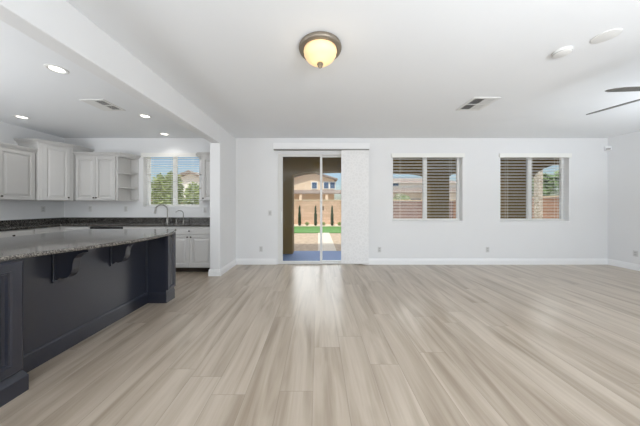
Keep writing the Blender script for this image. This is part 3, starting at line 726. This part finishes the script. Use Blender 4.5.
# ------------------------------------------------------------------ outside: patio
ZG = -.16
struct(MB().box(-1.6, 9.6, YB + TW, 6.62, ZG, -.06).build('patio_slab', M['slab']), 'grey concrete patio floor outside the sliding door', 'patio')
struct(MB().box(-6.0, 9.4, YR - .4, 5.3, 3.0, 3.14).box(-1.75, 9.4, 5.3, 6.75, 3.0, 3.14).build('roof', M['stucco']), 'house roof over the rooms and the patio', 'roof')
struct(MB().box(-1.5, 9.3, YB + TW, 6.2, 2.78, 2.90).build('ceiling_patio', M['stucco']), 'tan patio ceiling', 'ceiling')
PY0, PY1 = 6.2, 6.6
b = MB()
def arch(x0, x1, spring, rise):
    n = 28; up = []
    for k in range(n + 1):
        t_ = -1 + 2 * k / n; up.append((x0 + (x1 - x0) * k / n, spring + rise * (max(0, 1 - abs(t_) ** 2.6)) ** .62))
    for (xa, za), (xb, zb) in zip(up[:-1], up[1:]):
        b.prism([(xa, za), (xb, zb), (xb, 3.0), (xa, 3.0)], 'y', PY0, PY1)
for xa, xb in ((-1.5, -.70), (3.10, 3.62), (5.26, 5.90), (9.0, 9.3)): b.box(xa, xb, PY0, PY1, -.06, 3.0)
arch(-.70, 3.10, 2.11, .12); arch(3.62, 5.26, 2.08, .12); arch(5.90, 9.0, 1.98, .5)
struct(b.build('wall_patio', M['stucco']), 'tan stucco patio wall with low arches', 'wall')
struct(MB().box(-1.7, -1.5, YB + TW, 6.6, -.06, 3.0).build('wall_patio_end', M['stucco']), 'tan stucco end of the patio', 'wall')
sc_ = MB().box(9.02, 9.20, 9.20, 9.42, ZG, 2.9).build('stone_column', M['stone'], bevel=.01)
tag(sc_, 'pebble-faced column outside the window near the right corner', 'column')

# ------------------------------------------------------------------ outside: yard
struct(MB().box(-60, 60, -10, 90, ZG - .2, ZG - .005).build('yard_ground', M['gravel']), 'gravel yard', 'ground')
lw = MB().box(-7.5, 9.4, 11.6, 15.0, ZG - .004, ZG + .03).build('lawn', M['lawn']); tag(lw, 'strip of green lawn in front of the tan block fence', 'lawn', kind='stuff')
struct(MB().box(-7.7, 9.7, 15.0, 16.7, ZG - .004, ZG + .02).build('planting_bed', M['bed']), 'pale gravel bed along the block fence', 'ground')
struct(MB().box(0.0, .58, 6.63, 11.6, ZG - .004, ZG + .02).build('garden_path', M['path']), 'pale concrete path through the gravel', 'path')
fb = thing('block_fence', 'tan block fence across the back of the yard, seen through the patio door', 'fence', (1, 16.8, ZG))
MB().box(-8.0, 4.6, 16.7, 16.9, ZG, 1.62).build('blockwork', M['block'], fb)
MB().box(-8.0, 4.6, 16.67, 16.93, 1.62, 1.68).build('coping', M['house'], fb)
fm = thing('block_fence', 'darker block fence across the back of the yard, seen through the left living room window', 'fence', (7.4, 16.8, ZG))
MB().box(4.6, 10.2, 16.7, 16.9, ZG, 1.62).build('blockwork', M['block_darker'], fm)
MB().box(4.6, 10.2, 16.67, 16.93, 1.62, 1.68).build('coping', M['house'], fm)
fr_ = thing('block_fence', 'reddish block fence along the right side of the yard, seen through the right window', 'fence', (10.1, 10, ZG))
MB().box(10.0, 10.2, 2.0, 16.65, ZG, 1.62).build('blockwork', M['block_side'], fr_)
MB().box(9.97, 10.23, 2.0, 16.65, 1.62, 1.68).build('coping', M['house'], fr_)
fl_ = thing('block_fence', 'tan block fence along the left side of the yard, behind the kitchen window shrubs', 'fence', (-8.1, 12, ZG))
MB().box(-8.2, -8.0, 4.0, 16.65, ZG, 1.62).build('blockwork', M['block_side'], fl_)
MB().box(-8.23, -7.97, 4.0, 16.65, 1.62, 1.68).build('coping', M['house'], fl_)

def leaves(b, c, rad, n, size, shell=.55):
    c = Vector(c)
    for i in range(n):
        d = Vector((random.gauss(0, 1), random.gauss(0, 1), random.gauss(0, 1))).normalized()
        r = shell + (1 - shell) * random.random()
        p = c + Vector((d.x * rad[0], d.y * rad[1], d.z * rad[2])) * r
        u_ = Vector((random.gauss(0, 1), random.gauss(0, 1), random.gauss(0, 1))).normalized(); v_ = u_.orthogonal().normalized()
        s = size * (.6 + .8 * random.random())
        q = [p - u_ * s, p - v_ * s * .45, p + u_ * s, p + v_ * s * .45]
        b.bm.faces.new([b.bm.verts.new(x) for x in q])
def plant(name, label, cat, base, blobs, m, leaf, dens, trunk_h, group=None, tr=.05):
    r = thing(name, label, cat, base, group)
    b = MB()
    for c, rad in blobs: leaves(b, Vector(base) + Vector(c), rad, dens, leaf)
    b.build('foliage', m, r)
    MB().tube([base, Vector(base) + Vector((.01, .01, trunk_h))], [tr, tr * .6], 8).build('trunk', M['bark'], r)
    return r
G_ = 'shrubs outside the kitchen window'
for (x, y, h, lab) in ((-7.15, 8.6, 2.5, 'tall green shrub outside the kitchen window, at its left side'), (-5.75, 8.6, 2.65, 'tall green shrub outside the kitchen window, behind the mullion'), (-4.45, 8.5, 2.3, 'lower green shrub outside the kitchen window, at its right side')):
    plant('garden_shrub', lab, 'shrub', (x, y, ZG), [((0, 0, h * .42), (.58, .55, h * .42)), ((.2, .05, h * .74), (.36, .35, h * .30)), ((-.25, .0, h * .70), (.33, .35, h * .30))], M['leaf'], .075, 1000, h * .5, G_)
cy = plant('cypress_tree', 'thin young cypress by the tan fence, leftmost seen through the patio door', 'tree', (-1.27, 15.5, ZG), [((0, 0, .25), (.10, .10, .25)), ((0, 0, .62), (.095, .095, .4)), ((0, 0, 1.0), (.055, .055, .42))], M['cyp'], .05, 420, .5, 'young cypresses along the tan fence', .03)
dup(cy, (-.17, 15.5, ZG), 'thin young cypress by the tan fence, just left of the middle door stile')
dup(cy, (.97, 15.5, ZG), 'thin young cypress by the tan fence, in the right glass of the patio door')
first = None
for x, lab in ((-.75, 'tiny bed plant between the left and middle cypresses'), (.38, 'tiny bed plant between the middle and right cypresses'), (1.5, 'tiny bed plant right of the right cypress')):
    if first is None: first = plant('bed_plant', lab, 'plant', (x, 15.7, ZG), [((0, 0, .14), (.15, .13, .13))], M['leaf'], .05, 120, .1, 'tiny plants in the gravel bed', .012)
    else: dup(first, (x, 15.7, ZG), lab)
for x, y, h, rr, lab in ((12.6, 13.5, 3.3, 1.1, 'green tree beyond the side fence, left in the right window'), (16.4, 13.8, 4.1, 1.6, 'taller green tree beyond the side fence, at the right of the right window')):
    plant('garden_tree', lab, 'tree', (x, y, ZG), [((0, 0, h * .55), (rr, rr, h * .32)), ((.5, -.2, h * .8), (rr * .6, rr * .6, h * .22)), ((-.6, .2, h * .75), (rr * .6, rr * .6, h * .2))], M['leaf2'], .17, 900, h * .6, 'trees beyond the side fence', .1)

# houses
def house_window(b1, b2, x, z, w_, h_, y):
    b1.box(x - .12, x + w_ + .12, y - .06, y + .02, z - .12, z + h_ + .12)
def add_windows(root, wins, y):
    for x, z, w_, h_ in wins:
        f = MB().box(x - .14, x + w_ + .14, y - .08, y, z - .14, z + h_ + .14).build('window', M['house_trim'], root)
        MB().box(x, x + w_, y - .11, y - .081, z, z + h_).build('pane', M['house_glass'], f)
h1 = thing('gabled_house', 'peach two-storey house with a low gable behind the fence, seen through the patio door', 'house', (-1, 38, ZG))
Y1 = 36.0
MB().prism([(-6.0, ZG), (2.6, ZG), (2.6, 5.35), (-1.1, 6.45), (-6.0, 5.0)], 'y', Y1, Y1 + 9).build('walls', M['house'], h1)
MB().prism([(-6.4, 4.95), (-1.1, 6.5), (3.1, 5.25), (3.1, 5.47), (-1.1, 6.78), (-6.4, 5.17)], 'y', Y1 - .6, Y1 + 9.2).build('roof', M['roof'], h1)
add_windows(h1, [(-.95, 3.95, .75, .95), (.95, 3.95, .72, .95), (1.95, 3.95, .72, .95)], Y1)
MB().prism([(Y1 - 2.6, 2.95), (Y1 - 2.6, 3.1), (Y1, 3.7), (Y1, 3.5)], 'x', -7.5, 4.5).build('porch_roof', M['roof'], h1)
for x in (-6.8, -2.6, 1.3, 4.0): MB().box(x - .2, x + .2, Y1 - 2.5, Y1 - 2.1, ZG, 2.97).build('porch_post', M['house'], h1)
h2 = thing('neighbouring_house', 'cream house with a hipped roof seen through the left half of the left window', 'house', (14, 40, ZG))
Y2 = 37.0
MB().box(8.5, 24, Y2, Y2 + 8, ZG, 4.9).build('walls', M['house2'], h2)
MB().loft([[(8.1, Y2 - .5, 4.9), (24.4, Y2 - .5, 4.9), (24.4, Y2 + 8.5, 4.9), (8.1, Y2 + 8.5, 4.9)], [(12.2, Y2 + 4, 6.15), (20, Y2 + 4, 6.15), (20, Y2 + 4.01, 6.15), (12.2, Y2 + 4.01, 6.15)]]).build('roof', M['roof'], h2)
MB().prism([(Y2 - 2.6, 3.1), (Y2 - 2.6, 3.3), (Y2, 4.1), (Y2, 3.9)], 'x', 8.3, 23).build('porch_roof', M['roof'], h2)
for x in (8.8, 12.4, 16.2, 20): MB().box(x - .2, x + .2, Y2 - 2.5, Y2 - 2.1, ZG, 3.12).build('porch_post', M['house2'], h2)
add_windows(h2, [(9.6, 4.35, .9, .6), (12.0, 4.35, 1.2, .6), (11.0, .9, 1.2, 1.4), (15.2, .9, 1.8, 1.4), (18.0, 4.35, 1.2, .6)], Y2)
plant('garden_shrub', 'round green bush above the darker fence, in the left window', 'shrub', (11.4, 31, ZG), [((0, 0, 1.6), (1.5, 1.0, 1.5))], M['leaf2'], .2, 500, .8)
h3 = thing('gabled_house', 'cream gabled house with a grey roof behind the shrubs, seen through the kitchen window', 'house', (-18, 35, ZG))
Y3 = 33.0
MB().prism([(-24, ZG), (-15.0, ZG), (-15.0, 4.3), (-18.7, 5.9), (-24, 3.9)], 'y', Y3, Y3 + 8).build('walls', M['house2'], h3)
MB().prism([(-24.4, 3.8), (-18.7, 5.95), (-14.4, 4.1), (-14.4, 4.4), (-18.7, 6.3), (-24.4, 4.1)], 'y', Y3 - .6, Y3 + 8.3).build('roof', M['roof'], h3)
add_windows(h3, [(-18.0, 3.0, 1.2, 1.1), (-16.4, 3.0, .8, 1.0)], Y3)
